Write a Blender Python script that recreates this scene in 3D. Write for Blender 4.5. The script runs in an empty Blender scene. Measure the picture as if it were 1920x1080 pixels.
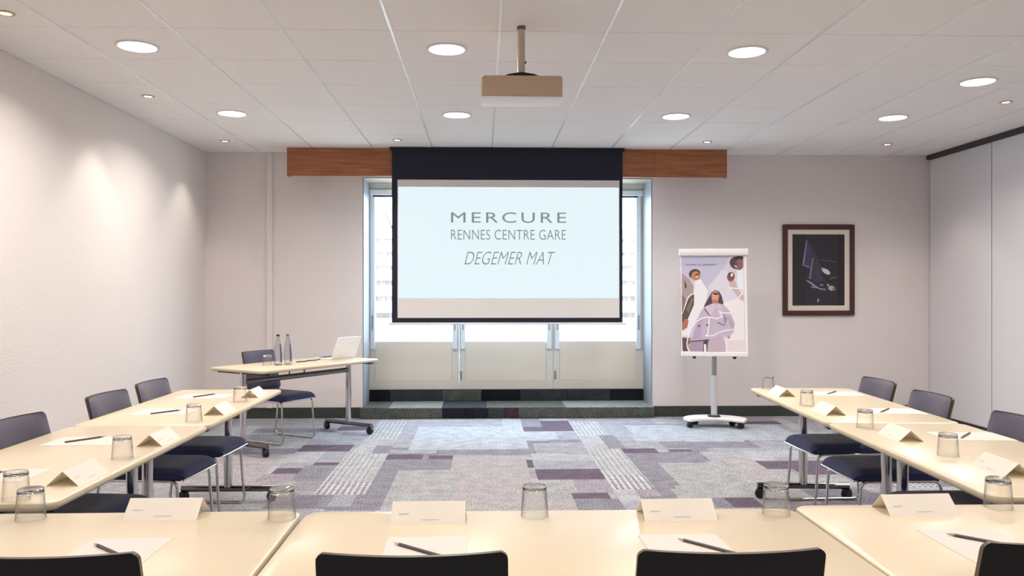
import bpy, bmesh, math, random
from mathutils import Vector, Matrix
R = math.radians
scene = bpy.context.scene
C = scene.collection

# ------------------------------------------------------------------ camera, world, exposure
cam_d = bpy.data.cameras.new('camera'); cam = bpy.data.objects.new('camera', cam_d); C.objects.link(cam)
cam.location = (0, 0, 1.375); cam.rotation_euler = (R(90), 0, -0.030)
cam_d.sensor_width = 36; cam_d.lens = 36 * 1523 / 1920
cam_d.shift_x = 8.5 / 1920; cam_d.shift_y = 6.3 / 1920; cam_d.clip_start = .02
scene.camera = cam
w = bpy.data.worlds.new('sky'); scene.world = w; w.use_nodes = True
bg = w.node_tree.nodes['Background']; bg.inputs[0].default_value = (.70, .86, 1, 1); bg.inputs[1].default_value = 11
vs = scene.view_settings
vs.view_transform = 'Standard'; vs.look = 'None'; vs.exposure = 0.30; vs.gamma = 1; vs.use_curve_mapping = False
pd = bpy.data.lights.new('window_daylight', 'AREA'); pd.shape = 'RECTANGLE'; pd.size = 3.2; pd.size_y = 2.4
pd.cycles.is_portal = True
po = bpy.data.objects.new('window_daylight', pd); C.objects.link(po); po.location = (.27, 9.75, 1.45); po.rotation_euler = (R(-90), 0, 0)
LAMP_W, SPOT_W = 16.0, 15.0
LAMP_COL = (1, .93, .86); SPOT_COL = (1, .87, .75)

# ------------------------------------------------------------------ materials
def s2l(c):
    c /= 255
    return c / 12.92 if c <= .04045 else ((c + .055) / 1.055) ** 2.4
def rgb(r, g, b): return (s2l(r), s2l(g), s2l(b), 1)
MATS = {}
def mat(name, col, rough=.5, metal=0, spec=.5, emit=None, estr=0, noise=None, bump=None, sheen=0, coat=0):
    if name in MATS: return MATS[name]
    m = bpy.data.materials.new(name); m.use_nodes = True; nt = m.node_tree; p = nt.nodes['Principled BSDF']
    p.inputs['Base Color'].default_value = col; p.inputs['Roughness'].default_value = rough
    p.inputs['Metallic'].default_value = metal; p.inputs['Specular IOR Level'].default_value = spec
    p.inputs['Sheen Weight'].default_value = sheen; p.inputs['Coat Weight'].default_value = coat
    if emit: p.inputs['Emission Color'].default_value = emit; p.inputs['Emission Strength'].default_value = estr
    if noise or bump: tc = nt.nodes.new('ShaderNodeTexCoord')
    if noise:                                    # (scale, amount, stretch)
        mp = nt.nodes.new('ShaderNodeMapping'); mp.inputs['Scale'].default_value = noise[2]
        nt.links.new(tc.outputs['Object'], mp.inputs[0])
        n = nt.nodes.new('ShaderNodeTexNoise'); n.inputs['Scale'].default_value = noise[0]; n.inputs['Detail'].default_value = 5
        nt.links.new(mp.outputs[0], n.inputs['Vector'])
        r = nt.nodes.new('ShaderNodeMapRange'); a = noise[1]
        r.inputs['From Min'].default_value = .3; r.inputs['From Max'].default_value = .7
        r.inputs['To Min'].default_value = 1 - a; r.inputs['To Max'].default_value = 1 + a
        nt.links.new(n.outputs['Fac'], r.inputs[0])
        v = nt.nodes.new('ShaderNodeVectorMath'); v.operation = 'SCALE'; v.inputs[0].default_value = col[:3]
        nt.links.new(r.outputs[0], v.inputs['Scale']); nt.links.new(v.outputs[0], p.inputs['Base Color'])
    if bump:                                     # (scale, strength, stretch)
        mp = nt.nodes.new('ShaderNodeMapping'); mp.inputs['Scale'].default_value = bump[2]
        nt.links.new(tc.outputs['Object'], mp.inputs[0])
        n = nt.nodes.new('ShaderNodeTexNoise'); n.inputs['Scale'].default_value = bump[0]; n.inputs['Detail'].default_value = 3
        nt.links.new(mp.outputs[0], n.inputs['Vector'])
        b = nt.nodes.new('ShaderNodeBump'); b.inputs['Strength'].default_value = bump[1]; b.inputs['Distance'].default_value = .01
        nt.links.new(n.outputs['Fac'], b.inputs['Height']); nt.links.new(b.outputs[0], p.inputs['Normal'])
    MATS[name] = m; return m
I3 = (1, 1, 1)
mat('wall', rgb(226, 218, 216), .85, noise=(1.2, .015, I3), bump=(60, .15, I3))
mat('wall_paper', rgb(228, 220, 216), .8, bump=(26, .17, (1, 1, 3.2)))
mat('partition', rgb(222, 219, 222), .6, bump=(90, .05, I3))
mat('white_trim', rgb(228, 226, 224), .5)
mat('tile', rgb(242, 239, 237), .9, noise=(140, .03, I3), bump=(180, .2, I3))
mat('grid_white', rgb(238, 240, 242), .22, spec=.8)
mat('grid_dark', rgb(120, 112, 108), .8)
mat('track', rgb(48, 44, 44), .5)
mat('joint_grey', rgb(112, 110, 116), .5)
mat('alu_grey', rgb(150, 150, 155), .4, .6)
mat('oak', rgb(158, 98, 62), .45, noise=(3, .28, (1, 12, 14)))
mat('screen_black', rgb(18, 22, 42), .75)
mat('screen_white', rgb(225, 222, 220), .9)
mat('frame_grey', rgb(220, 213, 202), .45)
mat('panel_cream', rgb(230, 217, 200), .55, noise=(1.5, .02, I3))
mat('guide_white', rgb(226, 230, 236), .35)
mat('base_green', rgb(58, 64, 60), .95, noise=(120, .35, I3))
mat('table_top', rgb(219, 203, 176), .30, noise=(1.6, .018, I3))
mat('table_edge', rgb(212, 196, 168), .4)
mat('chrome', rgb(205, 203, 202), .13, 1)
mat('dark_chrome', rgb(120, 116, 116), .2, 1)
mat('black_plastic', rgb(22, 22, 24), .45)
mat('shell_black', rgb(7, 7, 8), .5)
mat('shell_edge', rgb(88, 70, 56), .35)
mat('seat_navy', rgb(26, 38, 84), .8, sheen=.25, noise=(160, .15, I3))
mat('back_navy_sheen', rgb(70, 66, 86), .85, sheen=.3, noise=(150, .18, I3))  # seat's navy cloth, its sheen and lighting painted in as paler purple-grey
mat('paper', rgb(222, 211, 204), .75)
mat('card', rgb(250, 243, 234), .7)
mat('card_print', rgb(202, 196, 192), .7)
mat('pen_grey', rgb(78, 72, 72), .4)
mat('pen_tip', rgb(176, 160, 140), .35, .4)
mat('flip_white', rgb(232, 230, 230), .4)
mat('pole_grey', rgb(200, 202, 206), .35, .3)
mat('frame_wood', rgb(70, 32, 30), .35, noise=(4, .25, (1, 1, 10)))
mat('mat_board', rgb(222, 214, 202), .85)
mat('laptop_silver', rgb(242, 242, 244), .35)
mat('laptop_keys', rgb(40, 40, 44), .5)
mat('laptop_screen', rgb(14, 16, 22), .2)
mat('cap_gold', rgb(150, 120, 70), .35, .8)
mat('refraction_violet', rgb(92, 84, 110), .5)
mat('projector_shaded', rgb(206, 182, 158), .5)  # white casing, warm shade painted in as tan
mat('projector_lit', rgb(250, 252, 255), .35)  # same white casing from below, window light painted in as brighter bluish white
mat('pole_beige', rgb(206, 190, 176), .45)
mat('lens_glass', rgb(20, 22, 30), .05)
mat('concrete', rgb(226, 224, 220), .8, noise=(5, .06, I3))
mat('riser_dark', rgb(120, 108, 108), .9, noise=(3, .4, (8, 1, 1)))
mat('leaf', rgb(96, 128, 70), .6)
mat('bark', rgb(90, 76, 62), .9)
mat('lamp_lens', rgb(255, 250, 240), .4, emit=(1, .95, .86, 1), estr=9)
mat('spot_lens', rgb(255, 240, 210), .4, emit=(1, .86, .62, 1), estr=9)
mat('spot_ring', rgb(196, 170, 120), .3, .8)
mat('slide', rgb(40, 44, 46), .9, emit=(.83, .96, 1, 1), estr=.76)
mat('slide_text', rgb(30, 34, 36), .9, emit=(.42, .50, .55, 1), estr=.44)
mat('slide_text_thin', rgb(30, 34, 36), .9, emit=(.42, .50, .54, 1), estr=.40)

def glass_mix(name, tint, ior, extra=0):
    m = bpy.data.materials.new(name); m.use_nodes = True; nt = m.node_tree; nt.nodes.clear()
    o = nt.nodes.new('ShaderNodeOutputMaterial'); mx = nt.nodes.new('ShaderNodeMixShader')
    t = nt.nodes.new('ShaderNodeBsdfTransparent'); t.inputs[0].default_value = tint
    g = nt.nodes.new('ShaderNodeBsdfGlossy'); g.inputs['Roughness'].default_value = .02; g.inputs[0].default_value = (1, 1, 1, 1)
    f = nt.nodes.new('ShaderNodeLayerWeight'); f.inputs[0].default_value = .5
    k1 = nt.nodes.new('ShaderNodeMath'); k1.operation = 'POWER'; k1.inputs[1].default_value = 4; nt.links.new(f.outputs['Facing'], k1.inputs[0])
    k2 = nt.nodes.new('ShaderNodeMath'); k2.operation = 'MULTIPLY_ADD'; k2.inputs[1].default_value = .6; k2.inputs[2].default_value = ((ior - 1) / (ior + 1)) ** 2
    nt.links.new(k1.outputs[0], k2.inputs[0]); nt.links.new(k2.outputs[0], mx.inputs[0])
    k3 = nt.nodes.new('ShaderNodeMath'); k3.operation = 'POWER'; k3.inputs[1].default_value = 2.5; nt.links.new(f.outputs['Facing'], k3.inputs[0])
    k4 = nt.nodes.new('ShaderNodeMath'); k4.operation = 'MULTIPLY'; k4.inputs[1].default_value = extra; nt.links.new(k3.outputs[0], k4.inputs[0])
    tm = nt.nodes.new('ShaderNodeMix'); tm.data_type = 'RGBA'; nt.links.new(k4.outputs[0], tm.inputs[0]); tm.inputs[6].default_value = tint; tm.inputs[7].default_value = (.12, .12, .12, 1)
    nt.links.new(tm.outputs[2], t.inputs[0]); nt.links.new(t.outputs[0], mx.inputs[1]); nt.links.new(g.outputs[0], mx.inputs[2])
    nt.links.new(mx.outputs[0], o.inputs[0]); MATS[name] = m; return m
glass_mix('pane_glass', (.97, .98, .98, 1), 1.2)
glass_mix('tumbler_wall', (.985, .988, .985, 1), 1.5, .5)
glass_mix('tumbler_base', (.86, .88, .87, 1), 1.75, .75)
glass_mix('bottle_glass', (.93, .935, .95, 1), 1.5, .5)
m = bpy.data.materials.new('solid_glass'); m.use_nodes = True; p = m.node_tree.nodes['Principled BSDF']
p.inputs['Transmission Weight'].default_value = 1; p.inputs['Roughness'].default_value = .02; p.inputs['IOR'].default_value = 1.48
p.inputs['Base Color'].default_value = (.97, .98, .97, 1); MATS['solid_glass'] = m

def carpet(name, base, dark, pattern=None, amt=.16):
    if name.startswith('carpet'): base = (base[0] * .70, base[1] * .73, base[2] * .79, 1); dark = tuple(c * .75 for c in dark[:3]) + (1,)
    m = mat(name, base, .97, spec=.1); nt = m.node_tree; p = nt.nodes['Principled BSDF']
    tc = nt.nodes.new('ShaderNodeNewGeometry')
    mp = nt.nodes.new('ShaderNodeMapping'); nt.links.new(tc.outputs['Position'], mp.inputs[0]); mp.inputs['Scale'].default_value = (1.3, .55, 1)
    n1 = nt.nodes.new('ShaderNodeTexNoise'); n1.inputs['Scale'].default_value = 75; n1.inputs['Detail'].default_value = 1
    nt.links.new(mp.outputs[0], n1.inputs['Vector'])
    n2 = nt.nodes.new('ShaderNodeTexNoise'); n2.inputs['Scale'].default_value = 9; n2.inputs['Detail'].default_value = 4
    nt.links.new(tc.outputs['Position'], n2.inputs['Vector'])
    a = nt.nodes.new('ShaderNodeMath'); a.operation = 'ADD'; nt.links.new(n1.outputs['Fac'], a.inputs[0]); hv = nt.nodes.new('ShaderNodeMath'); hv.operation = 'MULTIPLY'; hv.inputs[1].default_value = .45; nt.links.new(n2.outputs['Fac'], hv.inputs[0]); nt.links.new(hv.outputs[0], a.inputs[1])
    r = nt.nodes.new('ShaderNodeMapRange'); r.inputs['From Min'].default_value = .525; r.inputs['From Max'].default_value = .925
    r.inputs['To Min'].default_value = .5 - amt * 2.2; r.inputs['To Max'].default_value = .5 + amt * 2.2
    nt.links.new(a.outputs[0], r.inputs[0])
    mx = nt.nodes.new('ShaderNodeMix'); mx.data_type = 'RGBA'
    nt.links.new(r.outputs[0], mx.inputs[0])
    mx.inputs[6].default_value = tuple(c * .5 for c in base[:3]) + (1,); mx.inputs[7].default_value = tuple(min(1, c * 1.5) for c in base[:3]) + (1,)
    out = mx.outputs[2]
    if pattern:
        s = nt.nodes.new('ShaderNodeSeparateXYZ'); nt.links.new(tc.outputs['Position'], s.inputs[0])
        def saw(sock, per, duty):
            k = nt.nodes.new('ShaderNodeMath'); k.operation = 'MULTIPLY'; k.inputs[1].default_value = 1 / per; nt.links.new(sock, k.inputs[0])
            f = nt.nodes.new('ShaderNodeMath'); f.operation = 'FRACT'; nt.links.new(k.outputs[0], f.inputs[0])
            l = nt.nodes.new('ShaderNodeMath'); l.operation = 'LESS_THAN'; l.inputs[1].default_value = duty; nt.links.new(f.outputs[0], l.inputs[0])
            return l.outputs[0]
        fx = saw(s.outputs[0], pattern[0], pattern[1])
        if pattern[2]:
            fy = saw(s.outputs[1], pattern[2], pattern[3])
            k = nt.nodes.new('ShaderNodeMath'); k.operation = 'MULTIPLY'; nt.links.new(fx, k.inputs[0]); nt.links.new(fy, k.inputs[1]); fx = k.outputs[0]
        k = nt.nodes.new('ShaderNodeMath'); k.operation = 'MULTIPLY'; k.inputs[1].default_value = pattern[4]; nt.links.new(fx, k.inputs[0])
        m2 = nt.nodes.new('ShaderNodeMix'); m2.data_type = 'RGBA'; nt.links.new(k.outputs[0], m2.inputs[0])
        nt.links.new(out, m2.inputs[6]); m2.inputs[7].default_value = dark; out = m2.outputs[2]
    nt.links.new(out, p.inputs['Base Color'])
    b = nt.nodes.new('ShaderNodeBump'); b.inputs['Strength'].default_value = .5; b.inputs['Distance'].default_value = .004
    nt.links.new(n1.outputs['Fac'], b.inputs['Height']); nt.links.new(b.outputs[0], p.inputs['Normal'])
DK = rgb(96, 84, 100)
carpet('carpet_D', rgb(112, 97, 109), DK)
carpet('carpet_M', rgb(146, 141, 147), DK)
carpet('carpet_V', rgb(168, 166, 170), DK)
carpet('carpet_W', rgb(184, 186, 189), DK)
carpet('carpet_L', rgb(184, 182, 181), DK)
carpet('carpet_G', rgb(176, 173, 170), DK)
carpet('carpet_P', rgb(166, 156, 160), DK)
carpet('carpet_R', rgb(184, 178, 175), rgb(160, 148, 150), (.0155, .35, 0, 0, .55))
carpet('carpet_S', rgb(192, 190, 188), rgb(120, 114, 124), (.042, .28, 0, 0, .5))
carpet('carpet_T', rgb(204, 200, 198), rgb(84, 76, 90), (.042, .5, .045, .55, .9))
carpet('step_dark', rgb(34, 36, 44), DK)
carpet('step_slate', rgb(56, 61, 66), DK)
carpet('step_green', rgb(84, 88, 84), DK)
carpet('step_light', rgb(122, 126, 124), DK)
carpet('step_brown', rgb(62, 48, 54), DK)

# ------------------------------------------------------------------ mesh helpers
class MB:
    def __init__(s): s.v = []; s.f = []; s.m = []; s.k = 0
    def face(s, idx): s.f.append(idx); s.m.append(s.k)
    def box(s, x0, x1, y0, y1, z0, z1):
        b = len(s.v)
        s.v += [(x0, y0, z0), (x1, y0, z0), (x1, y1, z0), (x0, y1, z0), (x0, y0, z1), (x1, y0, z1), (x1, y1, z1), (x0, y1, z1)]
        for q in ((0, 3, 2, 1), (4, 5, 6, 7), (0, 1, 5, 4), (1, 2, 6, 5), (2, 3, 7, 6), (3, 0, 4, 7)): s.face([b + i for i in q])
        return s
    def ring_loft(s, rings, closed_ends=True):
        n = len(rings[0]); b = len(s.v)
        for r in rings: s.v += [tuple(p) for p in r]
        for i in range(len(rings) - 1):
            for j in range(n):
                k = (j + 1) % n
                s.face([b + i * n + j, b + i * n + k, b + (i + 1) * n + k, b + (i + 1) * n + j])
        if closed_ends:
            s.face([b + j for j in reversed(range(n))]); s.face([b + (len(rings) - 1) * n + j for j in range(n)])
        return s
    def lathe(s, prof, seg=24, cx=0, cy=0, cz=0, close=False):
        b = len(s.v); n = len(prof)
        for r, z in prof:
            for j in range(seg):
                a = 2 * math.pi * j / seg; s.v.append((cx + r * math.cos(a), cy + r * math.sin(a), cz + z))
        last = n if close else n - 1
        for i in range(last):
            i2 = (i + 1) % n
            for j in range(seg):
                k = (j + 1) % seg
                s.face([b + i * seg + j, b + i * seg + k, b + i2 * seg + k, b + i2 * seg + j])
        return s
    def tube(s, pts, r, seg=10, closed=False):
        pts = [Vector(p) for p in pts]; n = len(pts); rings = []
        up = None
        for i in range(n):
            a = pts[(i - 1) % n] if (closed or i > 0) else pts[i]
            c = pts[(i + 1) % n] if (closed or i < n - 1) else pts[i]
            t = (c - a).normalized()
            if up is None:
                up = Vector((0, 0, 1)) if abs(t.z) < .9 else Vector((1, 0, 0))
            u = (up - t * up.dot(t)).normalized(); up = u; v = t.cross(u)
            rr = r if not isinstance(r, (list, tuple)) else r[i]
            rings.append([pts[i] + (u * math.cos(q) + v * math.sin(q)) * rr for q in [2 * math.pi * j / seg for j in range(seg)]])
        if closed: rings.append(rings[0]); return s.ring_loft(rings, False)
        return s.ring_loft(rings)
    def prism(s, poly, z0, z1):
        b = len(s.v); n = len(poly)
        s.v += [(x, y, z0) for x, y in poly] + [(x, y, z1) for x, y in poly]
        s.face([b + i for i in reversed(range(n))]); s.face([b + n + i for i in range(n)])
        for i in range(n):
            j = (i + 1) % n; s.face([b + i, b + j, b + n + j, b + n + i])
        return s
    def mesh(s, name, mats, smooth=False, bevel=0, seg=2):
        me = bpy.data.meshes.new(name); me.from_pydata(s.v, [], s.f)
        for x in (mats if isinstance(mats, (list, tuple)) else [mats]): me.materials.append(MATS[x])
        for p_, k in zip(me.polygons, s.m): p_.material_index = k
        bm = bmesh.new(); bm.from_mesh(me); bmesh.ops.remove_doubles(bm, verts=bm.verts, dist=1e-6)
        bmesh.ops.recalc_face_normals(bm, faces=bm.faces)
        if bevel:
            bmesh.ops.bevel(bm, geom=[e for e in bm.edges if e.calc_face_angle(0) > .5], offset=bevel, segments=seg, profile=.5, affect='EDGES', clamp_overlap=True)
        bm.to_mesh(me); bm.free()
        if smooth:
            me.polygons.foreach_set('use_smooth', [True] * len(me.polygons))
            me.set_sharp_from_angle(angle=R(40))
        me.update(); return me
    def build(s, name, mats, parent=None, smooth=False, bevel=0, seg=2, kind=None, loc=None):
        o = bpy.data.objects.new(name, s.mesh(name, mats, smooth, bevel, seg)); C.objects.link(o)
        if parent: o.parent = parent
        if kind: o['kind'] = kind
        if loc: o.location = loc
        return o
def obj(name, me, parent=None, loc=(0, 0, 0), rot=None, kind=None):
    o = bpy.data.objects.new(name, me); C.objects.link(o); o.parent = parent; o.location = loc
    if rot: o.rotation_euler = rot
    if kind: o['kind'] = kind
    return o
def tag(o, label, cat, group=None):
    o['label'] = label; o['category'] = cat
    if group: o['group'] = group
    return o
def thing(name, label, cat, loc=(0, 0, 0), rz=0, group=None):
    o = bpy.data.objects.new(name, None); C.objects.link(o); o.empty_display_size = .1
    o.location = loc; o.rotation_euler = (0, 0, rz); return tag(o, label, cat, group)
def copy_tree(o, parent=None):
    c = o.copy(); C.objects.link(c); c.parent = parent
    for ch in list(o.children): copy_tree(ch, c)
    return c
def arc(c, r, a0, a1, n, plane='yz', x=0):
    out = []
    for i in range(n + 1):
        a = a0 + (a1 - a0) * i / n; p, q = c[0] + r * math.cos(a), c[1] + r * math.sin(a)
        out.append((x, p, q) if plane == 'yz' else (p, q))
    return out
def rrect(hx, hy, r, n=6):
    pts = []
    for cx, cy, a in ((hx - r, hy - r, 0), (-hx + r, hy - r, 90), (-hx + r, -hy + r, 180), (hx - r, -hy + r, 270)):
        for i in range(n + 1):
            t = R(a + 90 * i / n); pts.append((cx + r * math.cos(t), cy + r * math.sin(t)))
    return pts

# ------------------------------------------------------------------ room shell
XL, XR, YB, YF, H, T = -3.0, 4.95, 8.87, -3.0, 2.88, .721
NX0, NX1, NY, NZ = -1.31, 1.86, 9.36, 2.62                 # window niche
fl = MB().box(XL - .1, XR + .1, YF - .1, YB, -.12, -.003).build('floor', 'carpet_G', kind='structure')

HAND = [(-1.62,-1.13,7.03,7.32,'D'),(-1.12,-.81,7.58,8.68,'S'),(-1.1,-.97,6.9,7.59,'L'),(-1.1,-.83,5.89,6.91,'S'),(-1.14,-.81,5.53,5.9,'T'),(-.81,-.68,7.55,8.62,'V'),(-.65,-.2,8.28,8.62,'V'),(-.63,.28,7.09,8.28,'W'),(-.97,-.81,6.9,7.26,'M'),(-.81,-.42,6.92,7.25,'V'),(-.4,.41,6.83,7.12,'M'),(-.8,-.52,6.66,6.87,'D'),(-.46,-.23,6.68,6.81,'D'),(-.8,-.51,6.28,6.66,'M'),(-.51,-.24,6.27,6.68,'M'),(-.8,-.66,5.52,6.28,'M'),(-.63,-.21,5.11,6.25,'G'),(-.2,.36,4.67,6.79,'R'),(-1.36,-1.14,6.45,6.56,'D'),(-1.38,-1.15,5.9,6.46,'M'),(-1.67,-1.38,5.89,6.19,'P'),(-1.24,-1.12,5.15,5.61,'M'),(-.99,-.84,5.11,5.24,'M'),(-1.62,-1.33,6.57,7.01,'L'),(-2.24,-1.45,7.97,8.22,'M'),(-1.33,-1.13,6.56,7.0,'V'),
 (.42,.92,7.96,8.24,'D'),(.69,.91,7.5,7.92,'V'),(.41,.69,7.5,7.93,'W'),(.61,.91,7.37,7.5,'M'),(.43,.91,6.86,7.37,'V'),(.4,.89,6.59,6.83,'L'),(.4,.88,6.27,6.57,'V'),(.4,.89,5.93,6.26,'D'),(.38,.66,5.52,5.92,'G'),(.66,.9,5.51,5.91,'P'),(.44,.59,5.39,5.5,'V'),(.59,.87,5.37,5.5,'D'),(.62,.89,5.09,5.37,'M'),(.91,1.21,7.74,8.57,'S'),(.91,1.08,7.11,7.7,'L'),(.88,1.18,6.09,7.08,'S'),(.89,1.19,5.73,6.09,'T'),(1.21,1.43,7.73,8.56,'V'),(1.07,1.25,7.07,7.42,'M'),(1.24,1.62,7.07,7.35,'V'),(1.22,1.52,6.87,7.05,'D'),(1.6,1.82,6.91,7.02,'D'),(1.24,1.51,6.51,6.86,'M'),(1.51,1.83,6.5,6.9,'M'),(1.21,1.41,5.73,6.51,'M'),(1.62,2.46,7.09,7.36,'M'),(1.93,2.43,6.93,7.08,'V'),(1.04,1.2,5.29,5.43,'M'),(1.48,1.58,5.11,5.38,'M'),(1.59,1.82,5.13,5.38,'D'),(.28,.4,7.13,8.59,'W'),
 (1.45,3.0,7.4,8.3,'W'),(1.42,1.95,5.45,6.48,'G'),(2.62,3.1,8.12,8.5,'D'),(2.5,3.0,7.5,7.8,'M'),(2.2,2.85,6.2,6.5,'D')]
CELL = .05; rnd = random.Random(7)
gx0, gy0 = XL, 2.42; GX, GY = int(round((XR - XL) / CELL)), int(round((YB - gy0) / CELL))
occ = [[False] * GX for _ in range(GY)]; patches = []
def place(x0, x1, y0, y1, k):
    a0, a1 = max(0, round((x0 - gx0) / CELL)), min(GX, round((x1 - gx0) / CELL)); b0, b1 = max(0, round((y0 - gy0) / CELL)), min(GY, round((y1 - gy0) / CELL))
    if a1 <= a0 or b1 <= b0: return
    while a1 > a0 and b1 > b0:
        if not any(occ[j][i] for j in range(b0, b1) for i in range(a0, a1)): break
        e = [sum(occ[b0][a0:a1]) / (a1 - a0), sum(occ[b1 - 1][a0:a1]) / (a1 - a0), sum(occ[j][a0] for j in range(b0, b1)) / (b1 - b0), sum(occ[j][a1 - 1] for j in range(b0, b1)) / (b1 - b0)]
        q = e.index(max(e))
        if e[q] == 0: return
        if q == 0: b0 += 1
        elif q == 1: b1 -= 1
        elif q == 2: a0 += 1
        else: a1 -= 1
    if a1 <= a0 or b1 <= b0: return
    for j in range(b0, b1):
        for i in range(a0, a1): occ[j][i] = True
    patches.append((gx0 + a0 * CELL, gx0 + a1 * CELL, gy0 + b0 * CELL, gy0 + b1 * CELL, k))
for h in HAND: place(*h)
for dx in (-2.02, 2.02, 4.04):
    for (x0, x1, y0, y1, k) in HAND:
        if (x1 - x0) * (y1 - y0) > .07: place(x0 + dx, x1 + dx, y0 + .1, y1 + .1, k)
for j in range(GY):
    for i in range(GX):
        if occ[j][i]: continue
        wd, hg = rnd.choice((8, 12, 16, 22)), rnd.choice((6, 8, 12, 18)); a1 = i
        while a1 < GX and a1 - i < wd and not occ[j][a1]: a1 += 1
        b1 = j + 1
        while b1 < GY and b1 - j < hg and not any(occ[b1][i:a1]): b1 += 1
        for jj in range(j, b1):
            for ii in range(i, a1): occ[jj][ii] = True
        patches.append((gx0 + i * CELL, gx0 + a1 * CELL, gy0 + j * CELL, gy0 + b1 * CELL, rnd.choice('GGLLVVMRGP')))
patches.sort(key=lambda q: -(q[1] - q[0]) * (q[3] - q[2]))
small = MB()
rest_mats = ['carpet_' + k for k in 'DMVWLGPRST']
for n, (x0, x1, y0, y1, k) in enumerate(patches):
    if n < 290:
        hx, hy = (x1 - x0) / 2, (y1 - y0) / 2
        MB().box(-hx, hx, -hy, hy, -.0035, 0).build('carpet_patch', 'carpet_' + k, fl, loc=((x0 + x1) / 2, (y0 + y1) / 2, 0))
    else:
        small.k = 'DMVWLGPRST'.index(k); small.box(x0, x1, y0, y1, -.0035, 0)
if small.f: small.build('carpet_offcuts', rest_mats, fl, kind='stuff')

MB().box(XL - .12, XL, YF - .1, YB + .12, 0, H + .1).build('wall_left', 'wall_paper', kind='structure')
wb = MB(); wb.box(XL, NX0, YB, YB + .49, 0, H + .1); wb.box(NX1, XR + .1, YB, YB + .49, 0, H + .1); wb.box(NX0, NX1, YB, YB + .49, NZ, H + .1)
wb.build('wall_back', 'wall', kind='structure')
MB().box(XL, XR, YF - .12, YF, 0, H + .1).build('wall_front', 'wall', kind='structure')
wr = MB().box(XR + .03, XR + .15, YF - .1, YB, 0, H + .1).build('wall_right', 'partition', kind='structure')
y = YB - .01
while y > YF:
    y2 = max(y - 1.1, YF)
    MB().box(XR, XR + .03, y2 + .013, y, .03, H - .05).build('partition_panel', 'partition', wr, bevel=.004)
    MB().box(XR + .006, XR + .03, y2, y2 + .013, .03, H - .05).build('panel_joint', 'joint_grey', wr)
    y = y2
MB().box(XR - .035, XR + .03, YF, YB, H - .045, H).build('trim_1', 'track', kind='structure')
MB().box(XR - .006, XR + .03, YF, YB, 0, .03).build('baseboard_right', 'track', kind='structure')
bb = MB(); bb.box(XL, NX0 - .012, YB - .015, YB, 0, .115); bb.box(NX1 + .012, XR - .006, YB - .015, YB, 0, .115)
bb.build('baseboard_back', 'base_green', kind='structure')
MB().box(-2.335, -2.275, YB - .035, YB, .115, H).build('trim_2', 'wall', kind='structure', bevel=.004)
# ceiling: backing, each tile, runners
ce = MB().box(XL - .1, XR + .1, YF - .1, YB + .5, H + .02, H + .12).build('ceiling', 'grid_dark', kind='structure')
S = .625; gxl = [-.53 + S * i for i in range(-5, 10)]; gyl = [4.70 + S * j for j in range(-13, 8)]
full = MB().box(-S / 2 + .003, S / 2 - .003, -S / 2 + .003, S / 2 - .003, 0, .02).mesh('ceiling_tile', 'tile', bevel=.002, seg=1)
for i in range(len(gxl) - 1):
    for j in range(len(gyl) - 1):
        x0, x1, y0, y1 = gxl[i], gxl[i + 1], gyl[j], gyl[j + 1]
        if x1 <= XL + .02 or x0 >= XR - .02 or y1 <= YF or y0 >= YB: continue
        c = (max(x0, XL), min(x1, XR), max(y0, YF), min(y1, YB))
        if c == (x0, x1, y0, y1): obj('ceiling_tile', full, ce, ((x0 + x1) / 2, (y0 + y1) / 2, H))
        else:
            cx, cy = (c[0] + c[1]) / 2, (c[2] + c[3]) / 2
            MB().box(c[0] - cx + .003, c[1] - cx - .003, c[2] - cy + .003, c[3] - cy - .003, 0, .02).build('ceiling_tile', 'tile', ce, bevel=.002, seg=1, loc=(cx, cy, H))
for i, x in enumerate(gxl):
    if XL + .05 < x < XR - .05:
        MB().box(x - .007, x + .007, YF, YB, H - .003, H + .02).build('ceiling_runner', 'grid_white', ce)
# niche: step, plinth, head
st = MB().box(NX0 - .01, NX1 - .005, YB - .075, NY + .05, 0, .108).build('trim_3', 'step_green', kind='structure')
rs = random.Random(3)
def strip(y0, y1, z0, z1, pcs, x0, x1, tread=False):
    tot = sum(p[0] for p in pcs); x = x0
    for wd, k in pcs:
        x2 = x + (x1 - x0) * wd / tot
        MB().box(x + .001, x2 - .001, y0, y1, z0, z1).build('carpet_tile', k, st, bevel=.006); x = x2
strip(YB - .085, YB - .07, .002, .118, [(.9, 'step_green'), (.5, 'step_dark'), (.18, 'step_slate'), (.15, 'step_brown'), (1.5, 'step_green')], NX0 - .02, NX1 + .005)
strip(YB - .085, NY - .035, .106, .12, [(.3, 'step_green'), (.6, 'step_light'), (.5, 'step_slate'), (.9, 'step_green'), (1.0, 'step_light')], NX0 - .002, NX1 - .002, True)
MB().box(NX0, NX1, NY - .03, NY + .2, 0, .245).build('trim_4', 'step_dark', kind='structure')
strip(NY - .05, NY - .03, .12, .245, [(.25, 'step_dark'), (.6, 'step_slate'), (.45, 'step_green'), (.45, 'step_dark'), (.55, 'step_slate'), (.5, 'step_slate'), (.4, 'step_dark')], NX0 + .002, NX1 - .002)

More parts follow.
